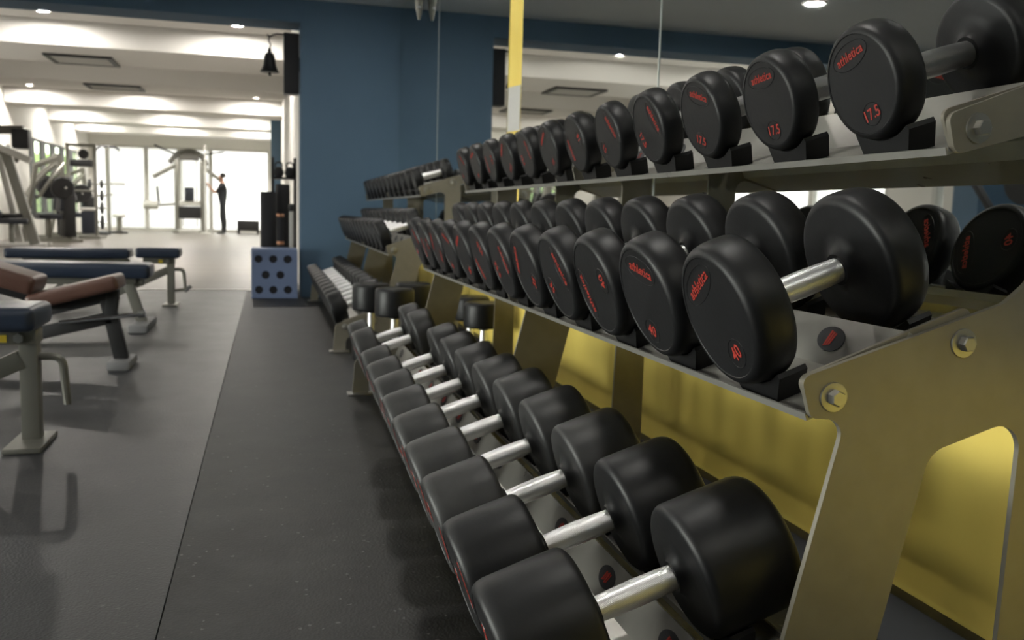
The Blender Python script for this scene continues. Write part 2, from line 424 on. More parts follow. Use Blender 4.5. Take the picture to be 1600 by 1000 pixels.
# left wall of the hall with side windows
structure(box('wall_hall_left', 'white_paint', XH-0.2, XH, 14.7, 22.6, 0, 3.4))
structure(box('wall_hall_left_corner', 'white_paint', XH-0.2, XH, YP1, 9.7, 0, 3.4))
structure(box('wall_hall_left_sill', 'white_paint', XH-0.2, XH, 9.7, 14.7, 0, 0.8))
structure(box('wall_hall_left_head', 'white_paint', XH-0.2, XH, 9.7, 14.7, 2.3, 3.4))
for i in range(3): side_window(15+i, 9.7+5.0/3*i, 9.7+5.0/3*(i+1), 0.8, 2.3, XL=XH, glass='hazy_glass')
structure(box('wall_hall_left_top', 'white_paint', XH-0.2, XH, 22.6, YF, 2.25, 3.4))
structure(box('wall_hall_left_low', 'white_paint', XH-0.2, XH, 22.6, YF, 0, 0.5))
sy = [22.6, 23.65, 24.7, 25.75, 26.8, 27.85]
for i in range(5):
    a, b = sy[i], sy[i+1]
    wn = structure(MB().box(XH-0.035, XH+0.015, a, a+0.45, 0.5, 2.25).box(XH-0.035, XH+0.015, a+0.45, b, 0.5, 0.56).box(XH-0.035, XH+0.015, a+0.45, b, 2.19, 2.25).build('window_%d' % (i+6), 'black_plastic'))
    box('pane', 'tinted_glass', XH-0.02, XH-0.012, a+0.45, b, 0.56, 2.19, wn)
structure(box('wall_hall_left_end', 'white_paint', XH-0.2, XH, 27.85, YF, 0.5, 2.25))
# hedge outside the side windows
for i in range(5):
    bm = bmesh.new(); bmesh.ops.create_icosphere(bm, subdivisions=4, radius=1.0)
    for v in bm.verts:
        v.co *= 0.85 + 0.25*random.random(); v.co.x *= 0.62; v.co.y *= 0.62; v.co.z *= 1.15
    me = bpy.data.meshes.new('hedge'); bm.to_mesh(me); bm.free(); me.materials.append(M['leaf_green'])
    o = link('garden_shrub', me, None, T(-6.35-0.12*(i % 2), 26.2+1.45*i, 1.05))
    tag(o, '%s green shrub outside the hall side windows, counted from the blue partition' % ('first', 'second', 'third', 'fourth', 'fifth')[i], 'shrub', 'shrubs outside the side windows')
structure(box('ground_outside', 'paving', -16, 8, YF+0.3, 45, -0.3, -0.15))
structure(box('ground_outside_side', 'paving', -16, XL-0.25, -5, YP0, -0.3, -0.15))
structure(box('ground_outside_hall', 'paving', -16, XH-0.25, YP0, YF+0.3, -0.3, -0.15))

# ------------------------------------------------------------------ lamps in the ceilings
ring_me = MB().lathe([(0.0, 0.075), (0.0, 0.105), (-0.006, 0.105), (-0.012, 0.095), (-0.010, 0.078), (0.0, 0.075)], 'z', 28, close=False).mesh('trim_ring', 'white_paint')
def lens(m): return MB().lathe([(0.0, 0.076), (-0.004, 0.074), (-0.006, 0.05), (-0.007, 0.012)], 'z', 24).mesh('lens', m)
lens_n, lens_f = lens('lamp_near'), lens('lamp_far')
def downlight(x, y, z, far, label, group):
    t = thing('ceiling_downlight', label, 'ceiling light', T(x, y, z-0.001), group)
    link('trim_ring', ring_me, t); link('lens', lens_f if far else lens_n, t)
for y in (6.745, 4.2, 1.7, -0.8):
    for x in (-4.6, -2.09, 0.42):
        downlight(x, y, ZN, False, 'round recessed downlight in grey ceiling %s, %s' % ({-4.6: 'along the left wall', -2.09: 'over the bench side', 0.42: 'above the dumbbell racks'}[x],
                  {6.745: 'first row from the blue partition', 4.2: 'second row from the blue partition', 1.7: 'third row from the blue partition', -0.8: 'fourth row from the blue partition'}[y]), 'downlights over the dumbbell area')
for y, xs in ((12.42, (-4.93, -2.65, -0.378)), (20.15, (-4.6, -2.55, -0.24)), (23.95, (-4.54, -2.32, -0.44)), (27.05, (-4.6, -2.4, -0.3))):
    nm = {12.42: 'beam with the wide vent', 20.15: 'third ceiling beam', 23.95: 'fourth ceiling beam', 27.05: 'last ceiling beam by the far windows'}[y]
    for k, x in enumerate(xs):
        downlight(x, y, ZF, True, 'round hall downlight by the %s, %s' % (nm, ('side-window end', 'mid-hall', 'jamb-wall end')[k]), 'hall downlights')

def vent(x0, x1, y0, y1, label):
    t = thing('ceiling_vent', label, 'vent', T((x0+x1)/2, (y0+y1)/2, ZB))
    w2, d2 = (x1-x0)/2, (y1-y0)/2
    MB().box(-w2, w2, -d2, -d2+0.07, -0.03, -0.001).box(-w2, w2, d2-0.07, d2, -0.03, -0.001).box(-w2, -w2+0.07, -d2+0.07, d2-0.07, -0.03, -0.001).box(w2-0.07, w2, -d2+0.07, d2-0.07, -0.03, -0.001).build('frame', 'iron_dark', t)
    n = 9
    for k in range(n):
        y = -d2+0.1+(2*d2-0.2)*k/(n-1)
        MB().beam((-w2+0.07, y, -0.016), (w2-0.07, y, -0.016), 0.03, 0.006, (0, 0.5, 0.8)).build('slat', 'vent_grey', t)
vent(-2.95, -2.08, 13.7, 14.48, 'wide rectangular air vent on the hall beam nearest the blue partition')
vent(-3.0, -2.1, 16.75, 17.4, 'rectangular air vent on the second hall ceiling beam')

# ------------------------------------------------------------------ dumbbells
GAP = 0.0625
def head_mesh(R, t, g, m='rubber', n=56):
    rim = min(0.016, 0.36*t)
    pr = [(g-0.013, 0.0185), (g-0.013, 0.0225), (g-0.009, 0.0255), (g-0.004, 0.033), (g-0.001, 0.042), (g, 0.052), (g+0.0002, R*0.86), (g+0.0012, R*0.915), (g+0.004, R*0.958), (g+0.008, R*0.985), (g+0.013, R*0.998),
          (g+t*0.42, R), (g+t-rim-0.004, R*0.992), (g+t-rim, R*0.984), (g+t-rim*0.72, R*0.974), (g+t-rim*0.42, R*0.953), (g+t-rim*0.18, R*0.924), (g+t-rim*0.04, R*0.888), (g+t, R*0.855), (g+t, R*0.845), (g+t-0.0010, R*0.835), (g+t-0.0010, 0.002)]
    return MB().lathe(pr, 'x', n).mesh('head', m, 40)
def handle_mesh(g, m='knurled_chrome'):
    r = 0.0175
    pr = [(-g-0.005, r*0.97), (-g+0.012, r*0.97), (-g*0.5, r*1.04), (0, r*1.09), (g*0.5, r*1.04), (g-0.012, r*0.97), (g+0.005, r*0.97)]
    return MB().lathe(pr, 'x', 28).mesh('handle', m)
def oval_mesh(a, b):
    mb = MB(); n = 40; w_ = 0.0011
    v = []
    for (q, z) in ((0, 0.0002), (0.35, 0.0007), (0.65, 0.0007), (1, 0.0002)):
        v += [((a-w_*q)*math.cos(2*PI*k/n), (b-w_*q)*math.sin(2*PI*k/n), z) for k in range(n)]
    return mb.add(v, [(i*n+k, i*n+(k+1) % n, (i+1)*n+(k+1) % n, (i+1)*n+k) for i in range(3) for k in range(n)]).mesh('mark_outline', 'rubber_mark')
TXT = Matrix(((0,0,1,0),(1,0,0,0),(0,1,0,0),(0,0,0,1)))     # text plane -> outer face (normal +x)
_dm = {}
def dumbbell_parts(R, t, num, g=GAP, m='rubber'):
    k = (R, t, num, g, m)
    if k not in _dm:
        _dm[k] = (head_mesh(R, t, g, m), handle_mesh(g, 'knurled_dark' if num in nums_top else 'knurled_chrome'), oval_mesh(R*0.50, R*0.215), oval_mesh(R*0.24, R*0.20))
    return _dm[k]
def make_dumbbell(R, t, num, mtx, label, group, marks=True, g=0.0625, m='rubber'):
    hm, ha, ov1, ov2 = dumbbell_parts(R, t, num, g, m)
    d = thing('dumbbell', label, 'dumbbell', mtx, group)
    link('handle', ha, d)
    for s in (0, 1):
        h = link('head', hm, d, Matrix.Rotation(PI, 4, 'Z') if s == 0 else Matrix.Identity(4))
        if marks:
            x = g+t-0.0010
            link('brand_lettering', text_mesh('athletica', round(R*0.225, 4), 'red_print', 0.12), h, T(x+0.0003, 0, R*0.52) @ TXT)
            link('weight_number', text_mesh(num, round(R*0.27, 4), 'red_print'), h, T(x+0.0003, 0, -R*0.54) @ TXT)
            link('mark_outline', ov1, h, T(x, 0, R*0.52) @ TXT)
            link('mark_outline', ov2, h, T(x, 0, -R*0.54) @ TXT)
    return d
def dumbbell_matrix(c, off, b, Y, spin):
    X, Z = ab(c, off, b)
    return T(X, Y, Z) @ Matrix.Rotation(-c[2], 4, 'Y') @ Matrix.Rotation(-math.radians(spin), 4, 'X')

# ------------------------------------------------------------------ dumbbell racks
R_END0, R_END1, R_MID = 0.945, 3.812, 2.375
SLOT0, SLOT_D = 1.078, 0.2365
# tier: handle centre x, z, tilt of the tray, head radius
TIERS = {'top': (0.899, 1.007, math.radians(17.6), 0.0805), 'middle': (0.711, 0.699, math.radians(20.3), 0.1015), 'bottom': (0.477, 0.2746, math.radians(18.6), 0.0965)}
def ab(c, a, b): return (c[0]+a*math.cos(c[2])-b*math.sin(c[2]), c[1]+a*math.sin(c[2])+b*math.cos(c[2]))

outer = [(0.340, 0.008), (0.408, 0.008), (0.412, 0.085), (0.93, 0.085), (0.93, 0.008), (1.045, 0.008), (1.045, 0.995), (0.965, 0.975), (0.807, 0.917), (0.821, 0.868), (0.958, 0.905), (0.958, 0.716), (0.916, 0.683), (0.625, 0.592),
         (0.641, 0.541), (0.691, 0.537), (0.618, 0.235), (0.53, 0.215), (0.350, 0.152)]
orad = [0.004, 0.004, 0.03, 0.03, 0.004, 0.004, 0.015, 0.0, 0.012, 0.012, 0.03, 0.04, 0.03, 0.012, 0.012, 0.022, 0.03, 0.0, 0.03]
hole = [(0.735, 0.135), (0.820, 0.490), (0.961, 0.533), (0.951, 0.135)]
OUT = fillet(outer, orad); HOLE = fillet(hole, [0.03, 0.038, 0.034, 0.03], 8)
plate_near = plate_mesh('end_plate', OUT, [HOLE], 0, 0.008, 'steel_paint')
outc = [(0.56, 0.008), (0.66, 0.008), (0.70, 0.085), (0.93, 0.085), (0.93, 0.008), (1.045, 0.008)] + outer[6:16]
plate_mid = plate_mesh('centre_plate', fillet(outc, [0.004]*6+orad[6:16]), [HOLE], 0, 0.008, 'steel_paint')
def tray_profile(R):
    fl_, ht = -(R+0.024), -(R+0.024)+0.049
    return fl_, ht
def rack(yoff, label, digits, detail=True, tags=None):
    t = thing('dumbbell_rack', label, 'rack', T(0, yoff, 0))
    for y, nm in ((R_END0, 'end_plate'), (R_MID-0.004, 'centre_plate'), (R_END1-0.008, 'end_plate')):
        link(nm, plate_mid if nm == 'centre_plate' else plate_near, t, T(0, y, 0))
        for xf in ((0.61, 0.988) if nm == 'centre_plate' else (0.374, 0.988)):
            MB().box(xf-0.055, xf+0.055, y-0.03, y+0.038, 0.001, 0.009).build('foot_plate', 'bolt_steel', t, bevel=0.003)
    sad_cache = {}
    for tier, c in TIERS.items():
        R = c[3]; fl_, ht = tray_profile(R)
        def rail(name, pf, th=0.003):
            pts = [Vector(p) for p in pf]; off = []; n = len(pf); N = 2*n
            for i, p in enumerate(pts):
                d0 = (p-pts[i-1]).normalized() if i else (pts[1]-p).normalized()
                d1 = (pts[i+1]-p).normalized() if i < n-1 else d0
                n0, n1 = Vector((d0.y, -d0.x)), Vector((d1.y, -d1.x)); nn = n0+n1
                off.append(p+nn/max(nn.dot(n0), 0.3)*th)
            poly = [tuple(p) for p in pts]+[tuple(p) for p in reversed(off)]
            v = []
            for Y in (R_END0+0.008, R_END1-0.008):
                for a, b in poly:
                    X, Z = ab(c, a, b); v.append((X, Y, Z))
            f = [(i, (i+1) % N, N+(i+1) % N, N+i) for i in range(N)]
            for base in (0, N):
                f += [(base+i, base+i+1, base+N-2-i, base+N-1-i) for i in range(n-1)]
            MB().add(v, f).build(name, 'steel_tray', t, smooth=20)
        PH, PL_ = math.radians(48), 0.070
        p0 = (0.0, fl_); p1 = (p0[0]+PL_*math.cos(PH), fl_+PL_*math.sin(PH))
        rail('front_rail', [(-0.119, fl_+0.007), (-0.119, fl_), p0, p1, (p1[0]+0.005, p1[1]-0.006)])
        rail('rear_rail', [(0.086, fl_+0.016), (0.088, fl_), (0.165, fl_), (0.165, fl_+0.012)])
        # end flanges bolted inside the plates
        for Y0 in (R_END0+0.0082, R_END1-0.0142):
            q = [ab(c, a, b) for a, b in ((-0.118, ht+0.004), (0.14, ht+0.004), (0.14, fl_-0.004), (-0.112, fl_-0.004))]
            link('tray_flange', plate_mesh('tray_flange', fillet(q, 0.012), [], Y0, Y0+0.006, 'steel_paint', 0.001), t)
        # saddles
        for sgn, a0, a1 in ((-1, -0.113, -0.070), (1, 0.091, 0.128)):
            key = (tier, sgn)
            arc = [(R+0.002)*Vector((math.sin(q), -math.cos(q))) for q in [math.radians(-36+72*k/10) for k in range(11)]]
            sec = [(-0.045, fl_+0.0005), (0.045, fl_+0.0005), (arc[-1].x+0.007, arc[-1].y-0.004), (arc[-1].x+0.004, arc[-1].y+0.002)] + [tuple(p) for p in reversed(arc)] + [(arc[0].x-0.004, arc[0].y+0.002), (arc[0].x-0.007, arc[0].y-0.004)]
            def mp_(yy, b, a, c=c):
                X, Z = ab(c, a, b); return (X, yy, Z)
            me = MB().prism(sec, mp_, a0, a1).mesh('saddle', 'saddle', 35)
            for i in range(12):
                link('saddle', me, t, T(0, SLOT0+SLOT_D*i, 0))
        # weight tags on the raised strip between the saddles
        fr = 0.55
        X, Z = ab(c, p0[0]+(p1[0]-p0[0])*fr, p0[1]+(p1[1]-p0[1])*fr)
        tg = MB().lathe([(0.0004, 1.0), (0.0016, 0.99), (0.0017, 0.02)], 'z', 28)
        tg.v = [(p[0]*0.0185, p[1]*0.0305, p[2]) for p in tg.v]
        tme = tg.mesh('weight_tag', 'tag_black')
        for i in range(12):
            dy = {'top': -0.03, 'middle': 0.018, 'bottom': -0.002}[tier]
            g_ = link('weight_tag', tme, t, T(X, SLOT0+SLOT_D*i+dy, Z) @ Matrix.Rotation(-c[2]-PH, 4, 'Y'))
            if detail and i < 10:
                rot = Matrix.Rotation(-PI/2, 4, 'Z')
                if tier == 'top':
                    link('tag_number', text_mesh(digits[tier][i], 0.019, 'red_print', 0.3), g_, T(0, 0, 0.0021) @ rot)
                else:
                    k = {'middle': 3, 'bottom': 4}[tier]
                    sb = MB()
                    for q in range(k):
                        x = (q-(k-1)/2)*0.0052
                        ln = {'middle': 0.0125, 'bottom': 0.0105}[tier]*(1-0.12*((q*7+i) % 3))
                        sb.add([(x-0.0024-0.004, -ln, 0), (x+0.0018-0.004, -ln*0.9, 0), (x+0.0024+0.004, ln*0.95, 0), (x-0.0018+0.004, ln, 0)] + [(x-0.0024-0.004, -ln, 0.0004), (x+0.0018-0.004, -ln*0.9, 0.0004), (x+0.0024+0.004, ln*0.95, 0.0004), (x-0.0018+0.004, ln, 0.0004)],
                               [(0,1,2,3),(4,5,6,7),(0,1,5,4),(1,2,6,5),(2,3,7,6),(3,0,4,7)])
                    link('tag_number', sb.mesh('tag_number', 'red_print', 0), g_, T(0, 0, 0.0018) @ rot)
    # bolts on the end plates
    hexm = MB().lathe([(0.0, 0.0105), (-0.009, 0.0105), (-0.0105, 0.009)], 'y', 6).mesh('bolt', 'bolt_steel', 20)
    washm = MB().lathe([(0.0, 0.019), (-0.0022, 0.0185), (-0.0026, 0.016)], 'y', 26).mesh('washer', 'bolt_steel')
    spots = [(0.671, 0.567), (0.857, 0.632), (0.852, 0.902), (1.0, 0.955), (0.405, 0.140), (0.56, 0.175)]
    for x, z in spots:
        for yy, rot in ((R_END0, 0), (R_END1, PI)):
            b = link('bolt', hexm, t, T(x, yy-0.0025 if not rot else yy+0.0025, z) @ Matrix.Rotation(rot, 4, 'Z') @ Matrix.Rotation(0.3*x*10, 4, 'Y'))
            link('washer', washm, b, T(0, 0.0025, 0))
    return t

ORD = ['first', 'second', 'third', 'fourth', 'fifth', 'sixth', 'seventh', 'eighth', 'ninth', 'tenth', 'eleventh', 'twelfth']
nums_top = ['17.5', '17.5', '17.5', '17.5', '15', '15', '15', '12.5', '12.5', '12.5', '10', '10']
nums_mid = ['40', '40', '40', '35', '35', '32.5', '32.5', '30', '30', '27.5', '27.5', '25']
nums_bot = ['50', '50', '47.5', '47.5', '45', '45', '42.5', '42.5', '40', '40', '40', '40']
rack(0.0, 'long three-tier grey steel dumbbell rack with bolted end plate against the yellow wall', {'top': nums_top})
rack(4.055, 'three-tier grey steel dumbbell rack standing by the blue partition wall', {'top': nums_top}, detail=False)

spin_top = [16, 4, -18, -62, -55, 110, 32, -70, 40, 100, 15, -40]
spin_mid = [32, -12, 108, -62, 62, -72, 130, 25, -20, 60, 100, -50]
for i in range(12):
    y = SLOT0+SLOT_D*i; far_i = 11-i
    c = TIERS['top']; R = c[3]
    make_dumbbell(R, 0.046, nums_top[i], dumbbell_matrix(c, -0.014, 0, y, spin_top[i]),
                  'black rubber dumbbell, top tier of long rack, %s from the end by the upright dumbbells' % ORD[far_i], 'dumbbells on the top tier of the long rack', g=0.0715)
    c = TIERS['middle']; R = c[3]
    make_dumbbell(R, 0.061-0.0008*i, nums_mid[i], dumbbell_matrix(c, -0.0095, 0, y, spin_mid[i]),
                  'black rubber dumbbell, middle tier of long rack, %s from the end by the upright dumbbells' % ORD[far_i], 'dumbbells on the middle tier of the long rack', g=0.072)
    if i != 9:
        c = TIERS['bottom']; R = c[3]
        make_dumbbell(R, 0.136-0.005*i, nums_bot[i], dumbbell_matrix(c, 0, 0, y, random.uniform(-110, -70)),
                      'black rubber dumbbell, bottom tier of long rack, slot %s from the upright dumbbells' % ORD[far_i], 'dumbbells on the bottom tier of the long rack', g=0.070, m='rubber' if i < 2 else 'rubber_mottled')
# second rack
for i in range(12):
    y = 4.055+SLOT0+SLOT_D*i; far_i = 11-i
    for tier, rr, tt in (('top', 0.070, 0.045), ('middle', 0.088, 0.062), ('bottom', 0.092, 0.085)):
        c = TIERS[tier]
        make_dumbbell(rr, tt, 'x', dumbbell_matrix(c, 0, -(c[3]-rr), y, 0), 'black dumbbell on %s tier of rack by blue partition, %s from that partition' % (tier, ORD[far_i]),
                      'dumbbells on the %s tier of the rack by the partition' % tier, marks=False, g=0.068)
# dumbbells standing upright on the floor between the racks
for (x, y, t_, lb) in ((0.515, 4.70, 0.140, 'big black dumbbell standing upright on the floor beside the front foot of the farther rack'),
                       (0.600, 4.42, 0.140, 'big black dumbbell standing upright, foremost of those between the two racks'),
                       (0.745, 4.76, 0.140, 'big black dumbbell standing upright behind two others, between the two racks'),
                       (0.985, 4.42, 0.120, 'black dumbbell standing upright against the yellow wall, nearer the blue partition'),
                       (0.985, 4.12, 0.120, 'black dumbbell standing upright against the yellow wall, next to the long rack')):
    make_dumbbell(0.098, t_, 'y', T(x, y, GAP+t_+0.001) @ Matrix.Rotation(PI/2, 4, 'Y'), lb, 'upright dumbbells between the racks', marks=False)

# ------------------------------------------------------------------ benches
def pad(name, m, p0, p1, width, thick, parent, taper=1.0):
    """upholstered pad with rounded edges from p0 to p1 (centre line of its underside)"""
    p0, p1 = Vector(p0), Vector(p1); L = (p1-p0).length
    mb = MB().box(0, L, -width/2, width/2, 0, thick)
    if taper != 1.0:
        mb.v = [(x, y*(1+(taper-1)*x/L), z) for x, y, z in mb.v]
    ang = math.atan2(p1.z-p0.z, p1.x-p0.x)
    return link(name, mb.mesh(name, m, 60, bevel=thick*0.36, seg=4), parent, T(*p0) @ Matrix.Rotation(-ang, 4, 'Y'))
def bar(name, m, pts, wd, ht, parent, bevel=0.004):
    mb = MB()
    for a, b in zip(pts[:-1], pts[1:]): mb.beam(a, b, wd, ht)
    return mb.build(name, m, parent, bevel=bevel)
def rod(name, m, pts, r, parent, n=10):
    return MB().tube(pts, r, n).build(name, m, parent)
def curve(pts, n=6):
    """round the corners of a polyline"""
    out = [Vector(pts[0])]
    for a, p, b in zip(pts[:-2], pts[1:-1], pts[2:]):
        a, p, b = Vector(a), Vector(p), Vector(b); t = min((a-p).length, (b-p).length)*0.45
        s, e = p+(a-p).normalized()*t, p+(b-p).normalized()*t
        out += [(1-k/n)**2*s+2*(1-k/n)*(k/n)*p+(k/n)**2*e for k in range(n+1)]
    return out+[Vector(pts[-1])]

def adjustable_bench(X, Y, label, seat_end, grey='bench_steel', flat=True, handle_loop=True):
    """flat-set adjustable bench; X, Y: front foot; runs towards -X"""
    t = thing('weight_bench', label, 'bench', T(X, Y, 0), 'adjustable benches')
    pad('seat_pad', 'bench_blue', (-0.245, 0, 0.378), (0.078-seat_end, 0, 0.378), 0.27, 0.078, t)
    pad('backrest_pad', 'bench_blue', (-1.15, 0, 0.365), (-0.285, 0, 0.372), 0.28, 0.075, t)
    MB().box(-0.20, 0.03, -0.045, 0.045, 0.33, 0.377).build('seat_bracket', grey, t, bevel=0.004)
    MB().box(-1.05, -0.30, -0.03, 0.03, 0.325, 0.364).build('backrest_support', grey, t, bevel=0.004)
    bar('front_leg', grey, [(0.0, 0, 0.012), (0.0, 0, 0.345)], 0.055, 0.055, t)
    MB().box(-0.055, 0.055, -0.15, 0.09, 0.0, 0.018).build('front_foot', grey, t, bevel=0.005)
    bar('main_beam', grey, [(-0.02, 0, 0.28), (-0.42, 0, 0.09), (-1.02, 0, 0.09)], 0.06, 0.06, t)
    bar('rear_leg', grey, [(-1.0, 0, 0.09), (-1.06, 0, 0.03)], 0.055, 0.05, t)
    MB().box(-1.11, -1.02, -0.30, 0.30, 0.0, 0.05).build('rear_foot', grey, t, bevel=0.006)
    bar('rear_strut', grey, [(-0.85, 0, 0.11), (-0.62, 0, 0.335)], 0.04, 0.03, t)
    if handle_loop:
        rod('handle', grey, curve([(0.02, 0, 0.285), (0.095, 0, 0.285), (0.105, 0, 0.14), (0.105, 0, 0.125)]), 0.013, t)
    MB().lathe([(-0.012, 0.016), (0.012, 0.016)], 'y', 6, (-0.02, -0.045, 0.352)).build('bolt', 'bolt_steel', t)
    s_ = MB().box(-0.085, -0.055, -0.0465, -0.0455, 0.338, 0.362).build('warning_sticker', 'sticker_yellow', t)
    return t
adjustable_bench(-0.748, 3.17, 'blue padded bench with grey steel leg, closest to the brown decline bench', 0.035)
b4 = adjustable_bench(-0.748, 7.52, 'blue padded bench with separate seat and curved handle, next to the hall threshold', 0)
rod('lower_handle', 'bench_steel', [(0.105, 0, 0.13), (0.02, 0, 0.115)], 0.012, b4)
rod('knob', 'chrome', [(0.10, 0, 0.11), (0.15, 0, 0.155)], 0.014, b4)

# long flat bench
t = thing('weight_bench', 'long flat blue bench with one unbroken pad and splayed grey legs', 'bench', T(-0.78, 6.09, 0), 'flat benches')
pad('bench_pad', 'bench_blue', (-1.12, 0, 0.335), (0.063, 0, 0.325), 0.30, 0.092, t)
MB().box(-1.0, -0.03, -0.04, 0.04, 0.285, 0.326).build('pad_support', 'bench_steel', t, bevel=0.004)
bar('leg', 'bench_steel', [(-0.085, 0, 0.31), (0.0, 0, 0.03)], 0.06, 0.06, t)
bar('leg', 'bench_steel', [(-0.92, 0, 0.31), (-1.02, 0, 0.03)], 0.06, 0.06, t)
for xx in (0.0, -1.02):
    MB().box(xx-0.055, xx+0.055, -0.25, 0.25, 0.0, 0.05).build('rubber_foot', 'foot_rubber', t, bevel=0.012)
MB().lathe([(-0.035, 0.012), (-0.03, 0.028), (0.03, 0.028), (0.035, 0.012)], 'x', 16, (-0.02, 0, 0.30)).build('end_cap', 'bench_steel', t)

# brown decline bench
t = thing('decline_bench', 'brown padded decline bench with black frame and chrome pin', 'bench', T(-0.69, 4.63, 0))
pad('seat_pad', 'bench_brown', (-0.375, 0, 0.285), (0.015, 0, 0.385), 0.27, 0.072, t)
pad('backrest_pad', 'bench_brown', (-1.15, 0, 0.60), (-0.36, 0, 0.355), 0.28, 0.085, t)
MB().beam((-0.33, 0, 0.272), (-0.01, 0, 0.352), 0.06, 0.045).build('seat_bracket', 'bench_black', t, bevel=0.004)
bar('backrest_support', 'bench_black', [(-1.05, 0, 0.55), (-0.38, 0, 0.335)], 0.06, 0.04, t)
bar('front_leg', 'bench_black', [(-0.06, 0, 0.33), (0.0, 0, 0.035)], 0.062, 0.062, t)
bar('seat_post', 'bench_black', [(-0.045, 0, 0.24), (-0.03, 0, 0.375)], 0.05, 0.07, t)
bar('main_beam', 'bench_black', [(-0.04, 0, 0.245), (-0.36, 0, 0.17), (-1.1, 0, 0.10)], 0.062, 0.062, t)
MB().box(-0.052, 0.052, -0.13, 0.13, 0.0, 0.045).build('rubber_foot', 'foot_rubber', t, bevel=0.014)
MB().box(-1.15, -1.05, -0.28, 0.28, 0.0, 0.06).build('rubber_foot', 'foot_rubber', t, bevel=0.014)
bar('rear_leg', 'bench_black', [(-1.1, 0, 0.12), (-1.1, 0, 0.04)], 0.06, 0.06, t)
bar('rear_post', 'bench_black', [(-0.95, 0, 0.10), (-0.85, 0, 0.50)], 0.06, 0.05, t)
rod('adjusting_pin', 'chrome', [(-0.26, -0.06, 0.225), (0.09, -0.06, 0.262)], 0.010, t)
rod('pin_knob', 'chrome', [(0.085, -0.06, 0.2615), (0.115, -0.06, 0.265)], 0.017, t)

# ------------------------------------------------------------------ blue box and what stands by the opening
t = thing('plyo_box', 'blue plyometric box with eight round dark holes beside the blue partition', 'box', T(0.046, 8.25, 0))
hp = []
bw, bh = 0.195, 0.432
front = [(-bw, 0.004), (bw, 0.004), (bw, bh), (-bw, bh)]
holes = []
for hx, hz in [(-0.135, 0.345), (-0.012, 0.345), (0.11, 0.345), (-0.075, 0.208), (0.048, 0.208), (-0.132, 0.078), (-0.012, 0.078), (0.112, 0.078)]:
    holes.append([(hx+0.034*math.cos(2*PI*k/20), hz+0.034*math.sin(2*PI*k/20)) for k in range(20)])
link('front_panel', plate_mesh('front_panel', front, holes, -0.20, -0.182, 'box_blue', 0.002), t)
MB().box(-bw, -bw+0.018, -0.182, 0.20, 0.004, bh-0.018).build('side_panel', 'box_blue', t)
MB().box(bw-0.018, bw, -0.182, 0.20, 0.004, bh-0.018).build('side_panel', 'box_blue', t)
MB().box(-bw+0.018, bw-0.018, 0.182, 0.20, 0.004, bh-0.018).build('back_panel', 'box_blue', t)
MB().box(-bw, bw, -0.182, 0.20, bh-0.018, bh).build('top_panel', 'box_blue', t)
for hl in holes:
    hx = sum(p[0] for p in hl)/20; hz = sum(p[1] for p in hl)/20
    MB().lathe([(-0.1935, 0.0335), (-0.185, 0.0335), (-0.185, 0.004)], 'y', 20, (hx, 0, hz)).build('hole_shade_disc', 'hole_shade', t)  # dark disc in each hole paints the shade of the hollow inside

def rolled(name, x, y, r, h, m, label, cat):
    o = MB().lathe([(0.0, r*0.93), (0.012, r), (h-0.012, r), (h, r*0.93), (h-0.004, r*0.45), (h-0.02, r*0.4)], 'z', 24, (x, y, 0.001)).build(name, m)
    return tag(o, label, cat)
rolled('foam_roller', -0.005, 8.98, 0.075, 0.94, 'black_foam', 'tall black foam roller standing behind the blue box, at the hall side', 'roller')
rolled('foam_roller', 0.13, 9.16, 0.070, 1.02, 'black_foam', 'tallest black foam roller behind the blue box, near the jamb', 'roller')
t = thing('weighted_bar', 'black padded bar with copper collars leaning upright behind the blue box', 'bar', T(0.105, 8.82, 0))
rod('grip', 'black_foam', [(0, 0, 0.02), (0, 0, 0.74)], 0.032, t, 16)
for z in (0.46, 0.72): MB().lathe([(-0.015, 0.034), (0.0, 0.038), (0.015, 0.034)], 'z', 16, (0, 0, z)).build('collar', 'copper', t)
MB().lathe([(0.0, 0.03), (0.005, 0.034), (0.02, 0.034)], 'z', 16, (0, 0, 0.001)).build('end_cap', 'black_plastic', t)
t = thing('chrome_bar', 'light straight bar standing upright against the jamb behind the blue box', 'bar', T(0.205, 8.80, 0))
rod('shaft', 'frame_light', [(0, 0, 0.0), (0, 0, 0.78)], 0.020, t, 14)
MB().lathe([(0.76, 0.022), (0.78, 0.027), (0.82, 0.027), (0.83, 0.02)], 'z', 14).build('end_cap', 'black_plastic', t)
t = thing('kettlebell_rack', 'dark stand with black round weights beside the jamb, behind the foam rollers', 'rack', T(0.16, 9.55, 0))
for xx in (-0.12, 0.10): bar('post', 'iron_dark', [(xx, 0, 0.0), (xx, 0, 1.30)], 0.03, 0.03, t)
for z in (0.3, 0.7, 1.08): MB().box(-0.13, 0.11, -0.12, 0.12, z, z+0.02).build('shelf', 'iron_dark', t)
for z, n_ in ((1.10, 0), (1.10, 1)):
    x = -0.06+0.11*n_
    k = thing('kettlebell', ['black kettlebell on the top shelf of the dark stand, hall side', 'black kettlebell on the top shelf of the dark stand, jamb side'][n_], 'kettlebell', T(0.16+x, 9.55, 1.101), 'kettlebells on the dark stand')
    MB().lathe([(0.0, 0.03), (0.012, 0.045), (0.05, 0.053), (0.09, 0.04), (0.105, 0.018)], 'z', 18).build('ball', 'iron_dark', k)
    rod('handle', 'iron_dark', curve([(-0.03, 0, 0.08), (-0.035, 0, 0.15), (0.035, 0, 0.15), (0.03, 0, 0.08)]), 0.008, k)

